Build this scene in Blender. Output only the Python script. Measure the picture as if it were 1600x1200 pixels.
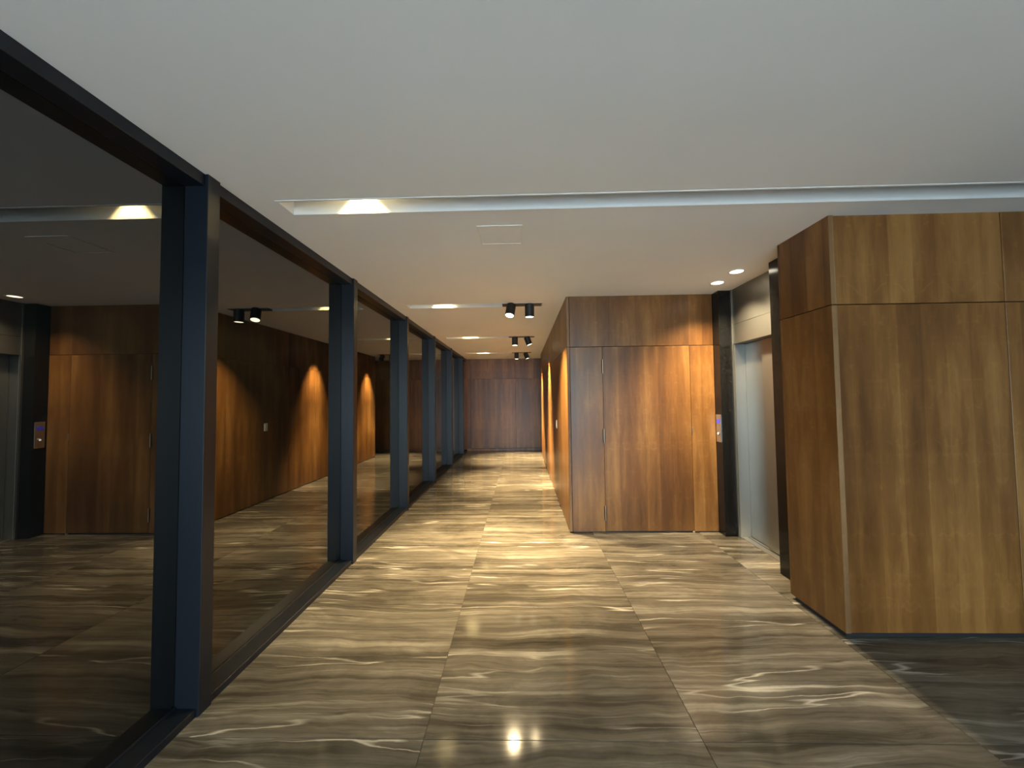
import bpy, bmesh, math, random
from mathutils import Matrix, Vector
random.seed(7)
for o in list(bpy.data.objects):
    bpy.data.objects.remove(o, do_unlink=True)
scene = bpy.context.scene
C = scene.collection

# ------------------------------------------------------------------ camera
H = 2.602                       # ceiling height
EYE = 1.475
F_PX, PITCH, YAW, ROLL = 590.22, .03787, .02438, -.01219
cam_data = bpy.data.cameras.new('camera')
cam_data.sensor_fit = 'HORIZONTAL'
cam_data.sensor_width = 36.0
cam_data.lens = 36.0 * F_PX / 1600.0
cam_data.clip_start = 0.02
cam = bpy.data.objects.new('camera', cam_data)
C.objects.link(cam)
_r = Vector((math.cos(YAW), math.sin(YAW), 0))
_f = Vector((-math.sin(YAW) * math.cos(PITCH), math.cos(YAW) * math.cos(PITCH), math.sin(PITCH)))
_u = _r.cross(_f)
_R = math.cos(ROLL) * _r + math.sin(ROLL) * _u
_U = -math.sin(ROLL) * _r + math.cos(ROLL) * _u
m = Matrix((_R, _U, -_f)).transposed().to_4x4()
m.translation = Vector((0, 0, EYE))
cam.matrix_world = m
scene.camera = cam

# ------------------------------------------------------------------ world, daylight, exposure
SKY = 9.6
world = bpy.data.worlds.new('world')
scene.world = world
world.use_nodes = True
bg = world.node_tree.nodes['Background']
bg.inputs[0].default_value = (0.68, 0.87, 1.0, 1)
bg.inputs[1].default_value = SKY
scene.view_settings.view_transform = 'Standard'
scene.view_settings.look = 'None'
scene.view_settings.gamma = 1.0
scene.view_settings.use_curve_mapping = False
scene.view_settings.exposure = 0.30
REAR = -2.6                     # entrance opening behind the camera
DOOR_X0, DOOR_X1, DOOR_Z = -1.55, 2.1, 2.5
pd = bpy.data.lights.new('entrance_portal', 'AREA')
pd.shape = 'RECTANGLE'; pd.size = DOOR_X1 - DOOR_X0; pd.size_y = DOOR_Z
pd.cycles.is_portal = True
po = bpy.data.objects.new('entrance_portal', pd)
po.location = ((DOOR_X0 + DOOR_X1) / 2, REAR - .02, DOOR_Z / 2)
po.rotation_euler = (math.radians(90), 0, 0)      # -Z of the light looks along +Y
C.objects.link(po)
WARM = (1.0, 0.76, 0.42)
WARM_SOFT = (1.0, 0.80, 0.50)
P_SPOT_DOWN, P_SPOT_WALL, P_SLOT, P_DOWN = 1700., 900., 100., 300.

# ------------------------------------------------------------------ helpers
def bm_box(bm, x0, x1, y0, y1, z0, z1):
    v = [bm.verts.new(p) for p in ((x0,y0,z0),(x1,y0,z0),(x1,y1,z0),(x0,y1,z0),(x0,y0,z1),(x1,y0,z1),(x1,y1,z1),(x0,y1,z1))]
    for f in ((0,3,2,1),(4,5,6,7),(0,1,5,4),(1,2,6,5),(2,3,7,6),(3,0,4,7)):
        bm.faces.new([v[i] for i in f])

def link_mesh(name, bm, mat, parent=None, loc=(0,0,0), smooth=False, bevel=0, seg=1):
    if bevel:
        bmesh.ops.bevel(bm, geom=list(bm.edges), offset=bevel, segments=seg, affect='EDGES', profile=.5)
    bmesh.ops.recalc_face_normals(bm, faces=bm.faces)
    me = bpy.data.meshes.new(name)
    bm.to_mesh(me); bm.free()
    if smooth:
        for p in me.polygons: p.use_smooth = True
    me.materials.append(mat)
    o = bpy.data.objects.new(name, me)
    C.objects.link(o)
    o.location = loc
    if parent: o.parent = parent
    return o

def box(name, x0, x1, y0, y1, z0, z1, mat, parent=None, bevel=0, seg=1):
    """box given in the parent's space, origin at its centre"""
    cx, cy, cz = (x0+x1)/2, (y0+y1)/2, (z0+z1)/2
    bm = bmesh.new()
    bm_box(bm, x0-cx, x1-cx, y0-cy, y1-cy, z0-cz, z1-cz)
    return link_mesh(name, bm, mat, parent, (cx,cy,cz), bevel=bevel, seg=seg)

def lathe(name, prof, mat, parent=None, loc=(0,0,0), n=32, axis='Z'):
    """surface of revolution about Z through profile [(r,z)...]"""
    bm = bmesh.new(); rings = []
    for r, z in prof:
        if r < 1e-6: rings.append([bm.verts.new((0,0,z))])
        else: rings.append([bm.verts.new((r*math.cos(2*math.pi*k/n), r*math.sin(2*math.pi*k/n), z)) for k in range(n)])
    for a, b in zip(rings, rings[1:]):
        for k in range(n):
            k2 = (k+1) % n
            if len(a) == 1 and len(b) == 1: continue
            if len(a) == 1: bm.faces.new((a[0], b[k], b[k2]))
            elif len(b) == 1: bm.faces.new((a[k], a[k2], b[0]))
            else: bm.faces.new((a[k], a[k2], b[k2], b[k]))
    if axis == 'Y': bmesh.ops.rotate(bm, verts=bm.verts, cent=(0,0,0), matrix=Matrix.Rotation(math.radians(90), 3, 'X'))
    if axis == 'X': bmesh.ops.rotate(bm, verts=bm.verts, cent=(0,0,0), matrix=Matrix.Rotation(math.radians(-90), 3, 'Y'))
    o = link_mesh(name, bm, mat, parent, loc)
    for p in o.data.polygons: p.use_smooth = True
    o.data.set_sharp_from_angle(angle=math.radians(35))
    return o

def part_world(o, parent):
    o.parent = parent; o.matrix_parent_inverse = parent.matrix_basis.inverted()
    return o

def tag(o, label, cat, group=None, kind=None):
    o['label'] = label; o['category'] = cat
    if group: o['group'] = group
    if kind: o['kind'] = kind
    return o

def empty(name, loc=(0,0,0), rot=(0,0,0)):
    o = bpy.data.objects.new(name, None)
    o.empty_display_size = .1
    o.location = loc; o.rotation_euler = rot
    C.objects.link(o)
    return o

# ------------------------------------------------------------------ materials
class NT:
    def __init__(s, name):
        s.m = bpy.data.materials.new(name); s.m.use_nodes = True
        s.t = s.m.node_tree; s.b = s.t.nodes['Principled BSDF']
    def n(s, typ, **kw):
        nd = s.t.nodes.new(typ)
        for k, v in kw.items(): setattr(nd, k, v)
        return nd
    def l(s, a, b): s.t.links.new(a, b)
    def math(s, op, a, b=None, c=None):
        nd = s.n('ShaderNodeMath', operation=op)
        for i, v in enumerate((a, b, c)):
            if v is None: continue
            if isinstance(v, (int, float)): nd.inputs[i].default_value = v
            else: s.l(v, nd.inputs[i])
        return nd.outputs[0]
    def comb(s, x, y, z):
        nd = s.n('ShaderNodeCombineXYZ')
        for i, v in enumerate((x, y, z)):
            if isinstance(v, (int, float)): nd.inputs[i].default_value = v
            else: s.l(v, nd.inputs[i])
        return nd.outputs[0]
    def noise(s, vec, scale=1, detail=4, rough=.5, dist=0):
        nd = s.n('ShaderNodeTexNoise')
        s.l(vec, nd.inputs['Vector'])
        nd.inputs['Scale'].default_value = scale; nd.inputs['Detail'].default_value = detail
        nd.inputs['Roughness'].default_value = rough; nd.inputs['Distortion'].default_value = dist
        return nd.outputs['Fac']
    def ramp(s, fac, stops, interp='LINEAR'):
        nd = s.n('ShaderNodeValToRGB'); cr = nd.color_ramp; cr.interpolation = interp
        while len(cr.elements) < len(stops): cr.elements.new(.5)
        for e, (p, c) in zip(cr.elements, stops):
            e.position = p; e.color = (*c, 1) if len(c) == 3 else c
        s.l(fac, nd.inputs[0])
        return nd.outputs[0]
    def mix(s, fac, a, b, mode='MIX'):
        nd = s.n('ShaderNodeMix', data_type='RGBA', blend_type=mode)
        for i, v in ((0, fac), (6, a), (7, b)):
            if isinstance(v, (int, float)): nd.inputs[i].default_value = v
            elif isinstance(v, tuple): nd.inputs[i].default_value = (*v, 1)
            else: s.l(v, nd.inputs[i])
        return nd.outputs[2]
    def bump(s, h, strength=.1, dist=.01):
        nd = s.n('ShaderNodeBump'); nd.inputs['Strength'].default_value = strength
        nd.inputs['Distance'].default_value = dist
        s.l(h, nd.inputs['Height']); s.l(nd.outputs[0], s.b.inputs['Normal'])

def plain(name, col, rough=.5, metal=0., ior=1.5, emit=None, es=0.):
    t = NT(name)
    t.b.inputs['Base Color'].default_value = (*col, 1)
    t.b.inputs['Roughness'].default_value = rough
    t.b.inputs['Metallic'].default_value = metal
    t.b.inputs['IOR'].default_value = ior
    if emit:
        t.b.inputs['Emission Color'].default_value = (*emit, 1)
        t.b.inputs['Emission Strength'].default_value = es
    return t.m

def wood_mat(name, dark, mid, light, rough=.34):
    t = NT(name)
    tc = t.n('ShaderNodeTexCoord'); sep = t.n('ShaderNodeSeparateXYZ'); oi = t.n('ShaderNodeObjectInfo')
    t.l(tc.outputs['Object'], sep.inputs[0])
    rnd = oi.outputs['Random']
    u = t.math('ADD', sep.outputs[0], sep.outputs[1])
    u = t.math('ADD', u, t.math('MULTIPLY', rnd, 17.3))
    v = t.math('ADD', sep.outputs[2], t.math('MULTIPLY', rnd, 31.7))
    leaf = t.math('FLOOR', t.math('DIVIDE', u, .145))
    um = t.math('PINGPONG', u, .145)                       # book-matched veneer leaves
    wn = t.n('ShaderNodeTexWhiteNoise', noise_dimensions='1D')
    t.l(leaf, wn.inputs['W'])
    slow = t.noise(t.comb(t.math('MULTIPLY', um, 9), t.math('MULTIPLY', v, 1.1), t.math('MULTIPLY', leaf, .12)), 1, 3, .5, .3)
    figure = t.noise(t.comb(t.math('MULTIPLY', um, 26), t.math('MULTIPLY', v, 7.0), 3.1), 1, 4, .6, .5)
    fine = t.noise(t.comb(t.math('MULTIPLY', u, 260), t.math('MULTIPLY', v, 6), 0.), 1, 3, .6)
    wide = t.noise(t.comb(t.math('MULTIPLY', u, 1.8), t.math('MULTIPLY', v, .35), 9.), 1, 2, .5)
    h = t.math('MULTIPLY', slow, .42)
    h = t.math('MULTIPLY_ADD', figure, .10, h)
    h = t.math('MULTIPLY_ADD', wide, .40, h)
    h = t.math('MULTIPLY_ADD', wn.outputs['Value'], .10, h)
    h = t.math('MULTIPLY_ADD', fine, .10, h)
    cross = t.noise(t.comb(t.math('MULTIPLY', um, 11), t.math('MULTIPLY', v, 13), 5.), 1, 3, .6, 1.0)
    h = t.math('MULTIPLY_ADD', t.ramp(cross, [(.56, (0,0,0)), (.72, (1,1,1))]), .045, h)
    col = t.ramp(h, [(.43, dark), (.57, mid), (.71, light)])
    t.l(col, t.b.inputs['Base Color'])
    rg = t.math('MULTIPLY_ADD', figure, .12, rough - .06)
    t.l(rg, t.b.inputs['Roughness'])
    t.bump(fine, .04, .004)
    return t.m

def stone_mat():
    t = NT('vein_cut_stone')
    tc = t.n('ShaderNodeTexCoord'); sep = t.n('ShaderNodeSeparateXYZ'); oi = t.n('ShaderNodeObjectInfo')
    t.l(tc.outputs['Object'], sep.inputs[0])
    rnd = oi.outputs['Random']
    x = t.math('ADD', sep.outputs[0], t.math('MULTIPLY', rnd, 41.))
    y = t.math('ADD', sep.outputs[1], t.math('MULTIPLY', rnd, 67.))
    warp = t.noise(t.comb(t.math('MULTIPLY', x, 1.1), t.math('MULTIPLY', y, 2.0), 0.), 1, 3, .5)
    yw = t.math('MULTIPLY_ADD', warp, .20, y)
    warp2 = t.noise(t.comb(t.math('MULTIPLY', x, 6.), t.math('MULTIPLY', y, 14.), 4.), 1, 3, .6)
    yw = t.math('MULTIPLY_ADD', warp2, .022, yw)
    bands = t.noise(t.comb(t.math('MULTIPLY', x, .22), t.math('MULTIPLY', yw, 8.5), 2.), 1, 6, .66)
    fineb = t.noise(t.comb(t.math('MULTIPLY', x, 1.0), t.math('MULTIPLY', yw, 42.), 5.), 1, 4, .6)
    cloud = t.noise(t.comb(t.math('MULTIPLY', x, 1.6), t.math('MULTIPLY', y, 3.4), 8.), 1, 5, .65, .8)
    h = t.math('MULTIPLY', bands, .60)
    h = t.math('MULTIPLY_ADD', fineb, .22, h)
    h = t.math('MULTIPLY_ADD', cloud, .30, h)
    col = t.ramp(h, [(.40, (.025,.021,.015)), (.50, (.064,.055,.041)), (.60, (.128,.112,.086)), (.72, (.29,.26,.205))])
    # thin pale and dark veins that follow the bands
    vn = t.noise(t.comb(t.math('MULTIPLY', x, .30), t.math('MULTIPLY', yw, 5.2), 21.), 1, 3, .55)
    ridge = t.math('ABSOLUTE', t.math('SUBTRACT', vn, .55))
    brk = t.noise(t.comb(t.math('MULTIPLY', x, 1.4), t.math('MULTIPLY', y, 3.), 13.), 1, 2)
    pale = t.ramp(ridge, [(.0, (1,1,1)), (.012, (0,0,0))])
    pale = t.math('MULTIPLY', pale, t.ramp(brk, [(.45, (0,0,0)), (.60, (1,1,1))]))
    col = t.mix(t.math('MULTIPLY', pale, .75), col, (.56,.51,.42))
    vd = t.noise(t.comb(t.math('MULTIPLY', x, .35), t.math('MULTIPLY', yw, 7.5), 33.), 1, 3, .6)
    rd = t.math('ABSOLUTE', t.math('SUBTRACT', vd, .47))
    darkv = t.ramp(rd, [(.0, (1,1,1)), (.014, (0,0,0))])
    darkv = t.math('MULTIPLY', darkv, t.ramp(brk, [(.40, (1,1,1)), (.58, (0,0,0))]))
    col = t.mix(t.math('MULTIPLY', darkv, .7), col, (.045,.036,.026))
    tone = t.math('MULTIPLY_ADD', rnd, .22, .89)
    col = t.mix(1., col, t.comb(tone, tone, tone), 'MULTIPLY')
    t.l(col, t.b.inputs['Base Color'])
    t.l(t.math('MULTIPLY_ADD', cloud, .08, .06), t.b.inputs['Roughness'])
    t.bump(cloud, .015, .01)
    return t.m

def brushed_mat(name, col, rough=.27):
    t = NT(name)
    tc = t.n('ShaderNodeTexCoord'); sep = t.n('ShaderNodeSeparateXYZ')
    t.l(tc.outputs['Object'], sep.inputs[0])
    u = t.math('ADD', sep.outputs[0], sep.outputs[1])
    br = t.noise(t.comb(t.math('MULTIPLY', u, 420), t.math('MULTIPLY', sep.outputs[2], 1.5), 0.), 1, 3, .6)
    sm = t.noise(t.comb(t.math('MULTIPLY', u, 3), t.math('MULTIPLY', sep.outputs[2], 1.2), 0.), 1, 2, .5)
    t.b.inputs['Metallic'].default_value = 1
    t.l(t.mix(br, tuple(c*.92 for c in col), col), t.b.inputs['Base Color'])
    t.l(t.math('ADD', t.math('MULTIPLY_ADD', br, .08, rough - .06), t.math('MULTIPLY', sm, .06)), t.b.inputs['Roughness'])
    return t.m

def plaster_mat():
    t = NT('ceiling_plaster')
    tc = t.n('ShaderNodeTexCoord')
    n = t.noise(tc.outputs['Object'], 1.1, 3, .5)
    t.l(t.ramp(n, [(.3, (.85,.85,.84)), (.7, (.89,.89,.88))]), t.b.inputs['Base Color'])
    t.b.inputs['Roughness'].default_value = .75
    n2 = t.noise(tc.outputs['Object'], 60, 3, .6)
    t.bump(n2, .03, .004)
    return t.m

def black_stone_mat():
    t = NT('polished_black_stone')
    tc = t.n('ShaderNodeTexCoord')
    n = t.noise(tc.outputs['Object'], 35, 4, .7)
    t.l(t.ramp(n, [(.4, (.004,.004,.004)), (.75, (.014,.013,.012))]), t.b.inputs['Base Color'])
    t.b.inputs['Roughness'].default_value = .16
    return t.m

def painted_metal(name, col, rough=.4):
    t = NT(name)
    tc = t.n('ShaderNodeTexCoord')
    n = t.noise(tc.outputs['Object'], 90, 2, .5)
    t.l(t.mix(n, tuple(c*.9 for c in col), tuple(c*1.1 for c in col)), t.b.inputs['Base Color'])
    t.b.inputs['Roughness'].default_value = rough
    t.bump(n, .03, .002)
    return t.m

M_wood = wood_mat('walnut_veneer', (.095,.036,.008), (.185,.078,.018), (.320,.155,.042), .36)
M_wood_edge = wood_mat('veneer_edge', (.14,.066,.022), (.23,.120,.045), (.34,.20,.085), .55)
M_backing = plain('dark_backing', (.012,.008,.005), .8)
M_stone = stone_mat()
M_grout = plain('dark_grout', (.045,.040,.033), .8)
M_ceiling = plaster_mat()
M_black = painted_metal('black_painted_steel', (.0050,.0075,.0120), .38)
M_spot = painted_metal('black_spot_housing', (.012,.012,.013), .45)
M_blackstone = black_stone_mat()
M_steel = brushed_mat('brushed_stainless', (.30,.295,.27), .45)
M_steel2 = brushed_mat('satin_stainless', (.70,.72,.72), .32)
M_plinth = plain('dark_plinth', (.020,.020,.021), .45)
M_alu = plain('aluminium_sill', (.75,.72,.66), .35, 1.)
M_hinge = plain('aged_bronze', (.50,.38,.26), .3, 1.)
M_hinge_dark = plain('dark_hinge_leaf', (.045,.026,.015), .45, .6)
M_brass = plain('latch_steel', (.85,.78,.62), .3, 1.)
for _m, _i in ((M_black, 1.46), (M_stone, 1.38), (M_blackstone, 1.42)):
    _m.node_tree.nodes['Principled BSDF'].inputs['IOR'].default_value = _i
M_white = plain('white_plastic', (.85,.85,.83), .35)
M_trimwhite = plain('white_enamel', (.82,.81,.78), .4)
M_glass = plain('dark_reflective_glass', (.004,.005,.005), 0.0, 0., 1.95)
M_lens = plain('lit_lamp_lens', (.9,.85,.7), .3, 0, 1.5, (1., .86, .58), 8.)
M_lensd = plain('lit_downlight_lens', (.9,.88,.8), .3, 0, 1.5, (1., .90, .68), 10.)
M_display = plain('blue_display', (.02,.02,.1), .2, 0, 1.5, (.13, .10, .75), .9)
M_button = plain('lit_button', (.8,.8,.8), .3, 0, 1.5, (1., .93, .8), 2.5)
M_pave = plain('pavement', (.58,.58,.57), .8)
M_plain_wall = plain('painted_wall', (.42,.40,.37), .8)

# ------------------------------------------------------------------ floor with stone slabs
XL, XR = -1.65, 5.1
YF = 10.72
floor = box('floor', XL-.2, XR+.2, REAR-.1, YF+.1, -.12, -.004, M_grout)
tag(floor, 'polished grey brown vein-cut stone slab floor running down the hall', 'floor', kind='structure')
XJ = [-1.65, -.4435, .758, 1.905, 3.05, 4.2, 5.12]
YJ = [REAR] + [1.687 + 1.632*k for k in range(-2, 6)] + [10.74]
YJ = sorted(set(YJ))
g = .0012
for i in range(len(XJ)-1):
    for j in range(len(YJ)-1):
        x0, x1, y0, y1 = XJ[i]+g, XJ[i+1]-g, YJ[j]+g, YJ[j+1]-g
        if x0 > 2.3 and y0 > 3.2 and y1 < 9.8: continue
        part_world(box('stone_slab', x0, x1, y0, y1, -.022, 0.0, M_stone, bevel=.0006), floor)

# ------------------------------------------------------------------ ceiling with recessed light slots
SLOT_Y = [2.062 + 2.385*k for k in range(4)]      # near edge of each slot
SLOT_W = .15
SLOT_X0 = -1.362
SLOT_X1 = [4.6, .262, .262, .262]
SLOT_D = .24
xs = [XL-.2, SLOT_X0, .262, 4.6, XR+.2]
ys = [REAR-.1]
for y in SLOT_Y: ys += [y, y+SLOT_W]
ys += [YF+.1]
bm = bmesh.new()
def is_hole(i, j):
    if j % 2 == 0: return False
    k = (j-1)//2
    return i == 1 or (i == 2 and k == 0)
for i in range(len(xs)-1):
    for j in range(len(ys)-1):
        if not is_hole(i, j):
            bm_box(bm, xs[i], xs[i+1], ys[j], ys[j+1], H, H+.26)
bmesh.ops.remove_doubles(bm, verts=bm.verts, dist=1e-5)
# drop interior faces shared by two cells
seen = {}
for f in list(bm.faces):
    key = tuple(sorted(v.index for v in f.verts)) if False else tuple(round(c, 4) for c in f.calc_center_median())
    seen.setdefault(key, []).append(f)
dead = [f for fs in seen.values() if len(fs) > 1 for f in fs]
bmesh.ops.delete(bm, geom=dead, context='FACES')
ceiling = link_mesh('ceiling', bm, M_ceiling)
tag(ceiling, 'smooth white plaster ceiling with long recessed light slots', 'ceiling', kind='structure')
for k, y in enumerate(SLOT_Y):
    o = box('slot_lid', SLOT_X0-.02, SLOT_X1[k]+.02, y-.02, y+SLOT_W+.02, H+SLOT_D, H+SLOT_D+.05, M_ceiling, ceiling)
    # thin bead round the mouth of the slot
    bm = bmesh.new(); t_ = .006
    bm_box(bm, SLOT_X0-.012, SLOT_X1[k]+.012, y-.012, y, H-.0025, H+.001)
    bm_box(bm, SLOT_X0-.012, SLOT_X1[k]+.012, y+SLOT_W, y+SLOT_W+.012, H-.0025, H+.001)
    bm_box(bm, SLOT_X0-.012, SLOT_X0, y, y+SLOT_W, H-.0025, H+.001)
    link_mesh('slot_edge_bead', bm, M_ceiling, ceiling)

# ------------------------------------------------------------------ left wall: dark reflective glass between black posts
wall_left = empty('wall_left', (XL, 0, 0))
tag(wall_left, 'row of dark reflective glass panes between black steel posts along the left side', 'glass wall', kind='structure')
POST_W, POST_X = .0755, -1.5325 - XL               # width along Y, projection from the glass
PY0, PSTEP = 1.790, 1.628
posts = [PY0 + PSTEP*k for k in range(-2, 6)]
box('back_wall_lining', -.16, -.012, REAR-.1, YF+.1, -.004, H, M_backing, wall_left)
for y in posts:
    p = box('post', 0., POST_X, y, y+POST_W, 0.0, H, M_black, wall_left, bevel=.002)
edges = [REAR] + posts + [YF]
for i in range(len(edges)-1):
    y0 = edges[i] + (POST_W if i else 0); y1 = edges[i+1]
    if y1 - y0 < .02: continue
    box('glass_pane', -.012, 0., y0-.035, y1+.035, .0, H, M_glass, wall_left)
    box('top_rail', 0.0, POST_X-.017, y0, y1, H-.060, H, M_black, wall_left, bevel=.0015)
    box('sill_rail', 0.0, POST_X-.012, y0, y1, 0.0, .038, M_black, wall_left, bevel=.0015)
    box('glazing_bead', 0.0, .012, y0, y1, .038, .048, M_black, wall_left, bevel=.001)

# ------------------------------------------------------------------ corridor wall (timber veneer), X = .5115
ZJ = 2.035                                          # horizontal joint height
CX, DY, EY = .5115, 4.195, 9.75
wall_corridor = box('wall_corridor', CX+.03, CX+.14, DY+.03, EY-.03, 0, H, M_backing)
tag(wall_corridor, 'long timber veneer wall along the right side of the corridor', 'wall', kind='structure')
def panel(x0, x1, y0, y1, z0, z1, parent, mat=None, name='veneer_panel', bevel=.0012):
    return part_world(box(name, x0, x1, y0, y1, z0, z1, mat or M_wood, bevel=bevel), parent)
CJ = [DY, 6.10, 8.0, EY]
for a, b in zip(CJ, CJ[1:]):
    ya = a + (.004 if a > DY else 0); yb = b
    panel(CX, CX+.03, ya, yb, .012, ZJ-.0025, wall_corridor)
    panel(CX, CX+.03, ya, yb, ZJ+.0025, H, wall_corridor)
for z0, z1 in ((.012, ZJ-.0025), (ZJ+.0025, H)):     # bare front edge of the side panel
    panel(CX+.001, CX+.029, DY-.0022, DY-.0002, z0, z1, wall_corridor, M_wood_edge, 'edge_strip', 0)
    panel(CX, CX+.14, EY+.001, EY+.02, z0, z1, wall_corridor)

# ------------------------------------------------------------------ timber wall with the concealed door, Y = 4.195
COLX = 2.12
wall_middle = box('wall_middle', CX+.145, 2.6, DY+.04, DY+.16, 0, H, M_backing)
tag(wall_middle, 'timber veneer wall facing the hall beside the elevator', 'wall', kind='structure')
DX0, DX1 = .903, 1.856
panel(CX+.034, COLX-.002, DY, DY+.04, ZJ+.0025, H, wall_middle)
panel(CX+.034, DX0-.003, DY, DY+.04, .012, ZJ-.0025, wall_middle)
panel(DX1+.003, COLX-.002, DY, DY+.04, .012, ZJ-.0025, wall_middle)
part_world(box('plinth', CX+.05, COLX-.004, DY+.018, DY+.04, 0, .012, M_plinth), wall_middle)

door = empty('door_1', (DX0, DY, 0))
tag(door, 'flush timber veneer door with three exposed hinges beside the elevator', 'door', kind='structure')
leafo = box('door_leaf', 0, DX1-DX0, -.001, .038, .016, ZJ-.003, M_wood, door, bevel=.0015)
for zc in (1.816, 1.047, .213):
    bm = bmesh.new()
    bm_box(bm, -.014, -.001, -.0035, .004, zc-.075, zc+.075)
    bm_box(bm, .002, .013, -.0032, .004, zc-.072, zc+.072)
    hg = link_mesh('hinge', bm, M_hinge_dark, door, bevel=.0008)
    prof = [(0, -.082), (.0035, -.080), (.006, -.075)]
    for q in range(5):
        za = -.073 + q*.0296
        prof += [(.0062, za), (.0062, za+.0270), (.0046, za+.0272), (.0046, za+.0294)]
    prof += [(.006, .075), (.0035, .080), (0, .083)]
    k = lathe('hinge_knuckle', prof, M_hinge, hg, (-.0005, -.006, zc), 14)
box('latch_plate', DX1-DX0+.0035, DX1-DX0+.012, -.003, .006, 1.053, 1.133, M_brass, door, bevel=.001)
box('floor_pivot', DX1-DX0-.018, DX1-DX0+.004, -.006, .012, .0, .012, M_brass, door, bevel=.002)

# ------------------------------------------------------------------ far end wall, Y = 10.72
wall_far = box('wall_far', XL-.15, 3.2, YF+.03, YF+.15, 0, H, M_backing)
tag(wall_far, 'dark timber veneer wall closing the far end of the corridor', 'wall', kind='structure')
FX = [XL, -1.446, -.165, 1.12, 2.4, 3.2]
for a, b in zip(FX, FX[1:]):
    panel(a+.002, b-.002, YF, YF+.03, .075, ZJ-.002, wall_far)
    panel(a+.002, b-.002, YF, YF+.03, ZJ+.002, H, wall_far)
bb = box('baseboard_far', XL, 3.2, YF-.006, YF+.03, 0, .07, M_wood, bevel=.002)
tag(bb, 'low timber baseboard along the foot of the far end wall', 'baseboard', kind='structure')
wall_passage = box('wall_passage', 3.05, 3.2, EY-.4, YF+.15, 0, H, M_plain_wall)
tag(wall_passage, 'wall closing the side passage beyond the corridor', 'wall', kind='structure')
wall_passage_side = box('wall_passage_side', CX+.14, 3.2, EY-.12, EY-.02, 0, H, M_plain_wall)
tag(wall_passage_side, 'near side wall of the side passage beyond the corridor', 'wall', kind='structure')

# ------------------------------------------------------------------ timber block right of the elevator
BX, BY0, BY1 = 1.944, 2.389, 2.839
PZ = .030
wall_right = box('wall_right', BX+.05, XR, BY0+.04, BY1, 0, H, M_backing)
tag(wall_right, 'timber veneer clad block standing right of the elevator', 'wall', kind='structure')
for z0, z1 in ((PZ, ZJ-.003), (ZJ+.003, H)):
    panel(BX, BX+.032, BY0, BY1, z0, z1, wall_right)
    panel(BX+.001, BX+.031, BY0-.0022, BY0-.0002, z0, z1, wall_right, M_wood_edge, 'edge_strip', 0)
    for a, b in zip([BX+.037, 3.004, 4.05], [2.998, 4.044, 5.09]):
        panel(a, b, BY0+.004, BY0+.034, z0, z1, wall_right)
    panel(BX, 2.3, BY1+.001, BY1+.02, z0, z1, wall_right)
part_world(box('plinth', BX+.014, XR, BY0+.018, BY1-.01, 0, PZ, M_plinth), wall_right)
wall_side = box('wall_side', XR, XR+.15, REAR, BY0+.2, 0, H, M_plain_wall)
tag(wall_side, 'painted wall at the right end of the entrance hall', 'wall', kind='structure')

# ------------------------------------------------------------------ elevator
trim1 = box('trim_1', COLX, 2.262, 4.065, DY+.03, 0, H, M_blackstone, bevel=.0015)
tag(trim1, 'polished black stone pilaster carrying the elevator call panel', 'pilaster', kind='structure')
trim2 = box('trim_2', COLX, 2.262, BY1+.022, 3.2325, 0, H, M_blackstone, bevel=.0015)
tag(trim2, 'polished black stone pilaster beside the timber block', 'pilaster', kind='structure')
EX = 2.255
elev = empty('door_2', (EX, 3.65, 0))
tag(elev, 'stainless steel elevator entrance with closed sliding doors', 'elevator door', kind='structure')
def ep(name, *a, mat=M_steel, bevel=.001, par=elev):
    return part_world(box(name, *a, mat, bevel=bevel), par)
HB = 2.022
ep('header_panel', EX, EX+.02, 3.2335, 4.062, 2.2265, H)
ep('header_panel', EX, EX+.02, 3.2335, 4.062, HB, 2.2235)
ep('header_soffit', EX+.02, 2.42, 3.2335, 4.062, HB, HB+.02)
ep('jamb', EX+.008, 2.40, 4.040, 4.062, 0, HB-.001, mat=M_steel2)
ep('jamb_edge', 2.243, 2.263, 4.0425, 4.0645, 0, H, mat=M_steel)
ep('jamb', EX+.008, 2.40, 3.2345, 3.256, 0, HB-.001, mat=M_steel2)
ep('door_leaf', 2.370, 2.395, 3.690, 4.038, .012, HB-.003)
ep('door_leaf', 2.342, 2.367, 3.258, 3.716, .012, HB-.003)
ep('floor_sill', 2.268, 2.42, 3.258, 4.038, 0.0, .006, mat=M_alu, bevel=.0008)
ep('sill_groove', 2.330, 2.338, 3.258, 4.038, .006, .0075, mat=M_plinth, bevel=0)
shaft = box('wall_shaft', 2.425, 2.6, BY1+.03, DY+.04, 0, H, M_backing)
tag(shaft, 'dark shaft wall behind the elevator doors', 'wall', kind='structure')

cp = empty('call_panel', (COLX, 4.1275, 1.127))
tag(cp, 'brushed steel elevator call panel with blue display and lit button', 'call panel')
box('face_plate', -.007, 0, -.0465, .0465, -.146, .146, M_steel2, cp, bevel=.0012)
box('display', -.009, -.006, -.030, .030, .053, .097, M_display, cp, bevel=.0008)
lathe('button', [(0,.0),(.021,.0),(.022,.003),(.019,.006),(0,.006)], M_steel, cp, (-.007,0,-.055), 24, 'X')
lathe('button_lamp', [(0,.0055),(.012,.0055),(.0115,.0075),(0,.0080)], M_button, cp, (-.0072,0,-.055), 20, 'X')
for z in (-.132, .132):
    lathe('screw', [(0,0),(.0035,0),(.003,.0015),(0,.002)], M_alu, cp, (-.007,0,z), 10, 'X')

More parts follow.
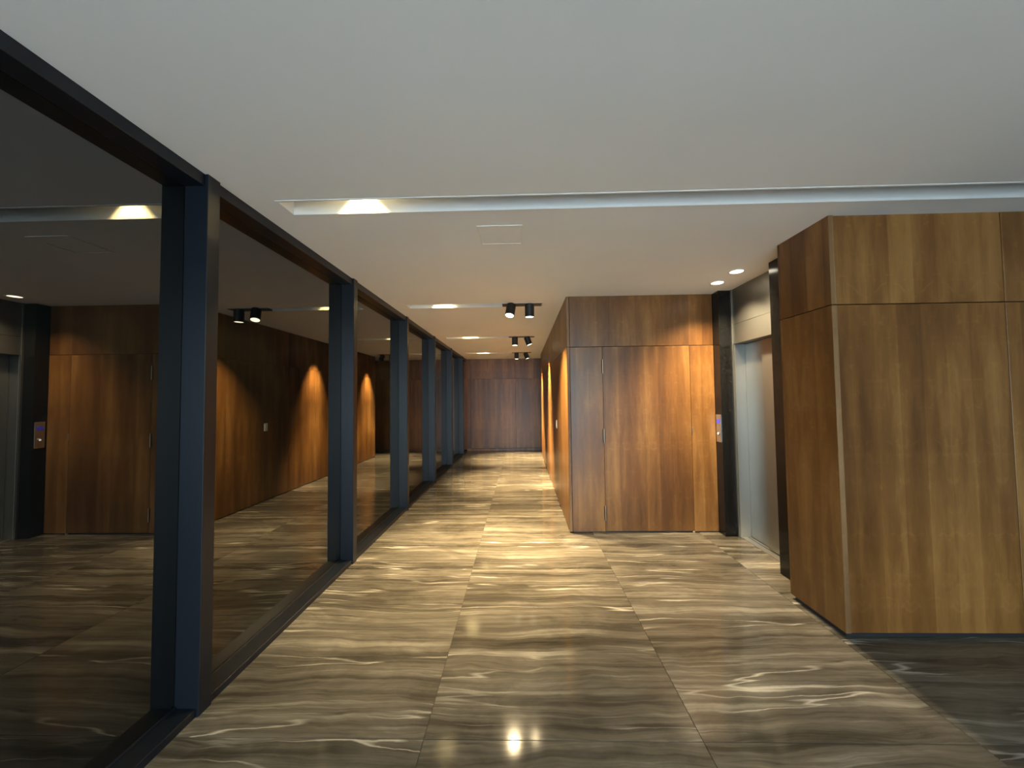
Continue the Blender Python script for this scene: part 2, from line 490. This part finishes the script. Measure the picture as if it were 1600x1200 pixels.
# ------------------------------------------------------------------ rear wall and the ground outside
wall_rear = empty('wall_rear', (0, REAR, 0))
tag(wall_rear, 'rear wall with the wide street entrance behind the viewer', 'wall', kind='structure')
box('pier', XL-.2, DOOR_X0, -.12, 0, 0, H+.16, M_plain_wall, wall_rear)
box('pier', DOOR_X1, XR+.2, -.12, 0, 0, H+.16, M_plain_wall, wall_rear)
box('lintel', DOOR_X0, DOOR_X1, -.12, 0, DOOR_Z, H+.16, M_plain_wall, wall_rear)
gr = box('ground', -14, 14, -22, REAR-.12, -.15, -.02, M_pave)
tag(gr, 'grey pavement outside the entrance', 'ground', kind='structure')

# ------------------------------------------------------------------ ceiling fittings
def lamp(name, kind, parent, loc, power, col, size, angle=60, blend=.5, rot=(0,0,0)):
    d = bpy.data.lights.new(name, kind)
    d.energy = power; d.color = col
    if kind == 'SPOT':
        d.spot_size = math.radians(angle); d.spot_blend = blend; d.shadow_soft_size = size
    o = bpy.data.objects.new(name, d)
    C.objects.link(o); o.parent = parent; o.location = loc; o.rotation_euler = rot
    return o

SC = [y + SLOT_W/2 for y in SLOT_Y]
# lamps hidden inside the slots
where = ['in the nearest long ceiling slot', 'in the second ceiling slot, left of the closest spotlights',
         'in the third ceiling slot along the corridor', 'in the farthest ceiling slot, near the end wall']
for k, y in enumerate(SC):
    e = empty('slot_lamp', (-.935, y, H+SLOT_D))
    tag(e, 'bright warm recessed lamp ' + where[k], 'ceiling lamp', 'lamps recessed in the ceiling slots')
    lathe('lamp_housing', [(0,0),(.050,0),(.050,-.034),(.054,-.036),(.054,-.040),(.044,-.040),(.040,-.018),(0,-.018)], M_trimwhite, e, (0,0,0), 28)
    lathe('lens', [(0,-.030),(.041,-.030),(.041,-.026),(0,-.026)], M_lens, e, (0,0,0), 24)
    lamp('slot_lamp_light', 'SPOT', e, (0,0,-.045), P_SLOT, (1.0, .76, .30), .02, 80, .15)

# cylinder spotlights under the right end of slots 2-4
def spotlight(x, y, rx, ry, label, power, angle, blend, lean=0):
    e = empty('ceiling_spotlight', (x, y, H-.004))
    tag(e, label, 'spotlight', 'black cylinder spotlights under the ceiling slots')
    lathe('swivel_mount', [(0,0),(.030,0),(.030,-.008),(.012,-.010),(.012,-.030),(0,-.030)], M_spot, e, (0,0,0), 20)
    hd = empty('head_pivot'); bpy.data.objects.remove(hd)
    R_, L_ = .055, .150
    h = lathe('housing', [(0,0),(R_-.004,0),(R_,-.004),(R_,-L_),(R_-.004,-L_),(R_-.006,-L_+.012),(R_-.006,-L_+.020),(0,-L_+.020)], M_spot, e, (0,0,-.012), 36)
    h.rotation_euler = (rx, ry, 0)
    lathe('lens', [(0,-L_+.004),(R_-.007,-L_+.004),(R_-.007,-L_+.008),(0,-L_+.008)], M_lens, h, (0,0,0), 28)
    lamp('spotlight_beam', 'SPOT', h, (0,0,-L_-.004), power, WARM, .04, angle, blend)
    return e
d2r = math.radians
rows = [('closest', 1), ('middle', 2), ('farthest', 3)]
for nm, k in rows:
    y = SC[k] - .06
    pl = box('spotlight_plate', -.215, .255, SLOT_Y[k]+.006, SLOT_Y[k]+SLOT_W-.006, H-.004, H+.012, M_spot, bevel=.001)
    tag(pl, {1: 'thin black mounting plate over the closest pair of spotlights', 2: 'thin black mounting plate over the middle pair of spotlights', 3: 'thin black mounting plate over the farthest pair of spotlights'}[k], 'mounting plate', 'black plates in the ceiling slots')
    lt = (d2r(-20), d2r(9)) if k == 1 else (d2r(0), d2r(0))
    rt = (d2r(0), d2r(0)) if k == 1 else (d2r(0), d2r(-20))
    spotlight(-.105, y, *lt, {1: 'closest black cylinder spotlight on the left, tilted towards the viewer with bright lens', 2: 'left upright black cylinder spotlight of the middle pair', 3: 'left upright black cylinder spotlight of the farthest pair'}[k], P_SPOT_DOWN * (.42 if k == 1 else 1), 62, .6)
    spotlight(.110, y, *rt, {1: 'closest black cylinder spotlight on the right, near the timber corner', 2: 'right black cylinder spotlight of the middle pair, tilted to the timber wall', 3: 'right black cylinder spotlight of the farthest pair, tilted to the timber wall'}[k], P_SPOT_WALL * (1.1 if k == 1 else 1.25), 100 if k == 1 else 60, 1.0)

for y, lab in ((3.772, 'round recessed downlight nearer the timber door, before the elevator'), (3.436, 'round recessed downlight nearer the viewer, before the elevator')):
    e = empty('downlight', (1.967, y, H))
    tag(e, lab, 'downlight', 'recessed downlights before the elevator')
    lathe('trim_ring', [(.052,.0),(.068,0),(.068,-.003),(.064,-.005),(.055,-.005),(.052,-.001)], M_trimwhite, e, (0,0,0), 36)
    lathe('lens', [(0,-.0012),(.053,-.0012),(.053,-.004),(0,-.0042)], M_lensd, e, (0,0,0), 32)
    lamp('downlight_beam', 'SPOT', e, (0,0,-.012), P_DOWN, WARM_SOFT, .05, 118, 1.0)

ap = empty('access_panel', (-.128, 2.567, H))
tag(ap, 'small square white access panel set into the ceiling', 'access panel')
a0, a1 = .150, .138
bm = bmesh.new()
bm_box(bm, -a0, a0, -a0, -a1, -.004, .0); bm_box(bm, -a0, a0, a1, a0, -.004, .0)
bm_box(bm, -a0, -a1, -a1, a1, -.004, .0); bm_box(bm, a1, a0, -a1, a1, -.004, .0)
link_mesh('frame', bm, M_trimwhite, ap)
box('lid', -a1+.003, a1-.003, -a1+.003, a1-.003, -.002, .0, M_ceiling, ap, bevel=.0005)

# light switch on the corridor wall
sw = empty('light_switch', (CX, 5.55, 1.09))
tag(sw, 'small white light switch on the corridor timber wall', 'light switch')
box('face_plate', -.007, 0, -.038, .038, -.058, .058, M_white, sw, bevel=.002, seg=2)
box('rocker', -.0105, -.006, -.017, .017, -.034, .034, M_white, sw, bevel=.0015)
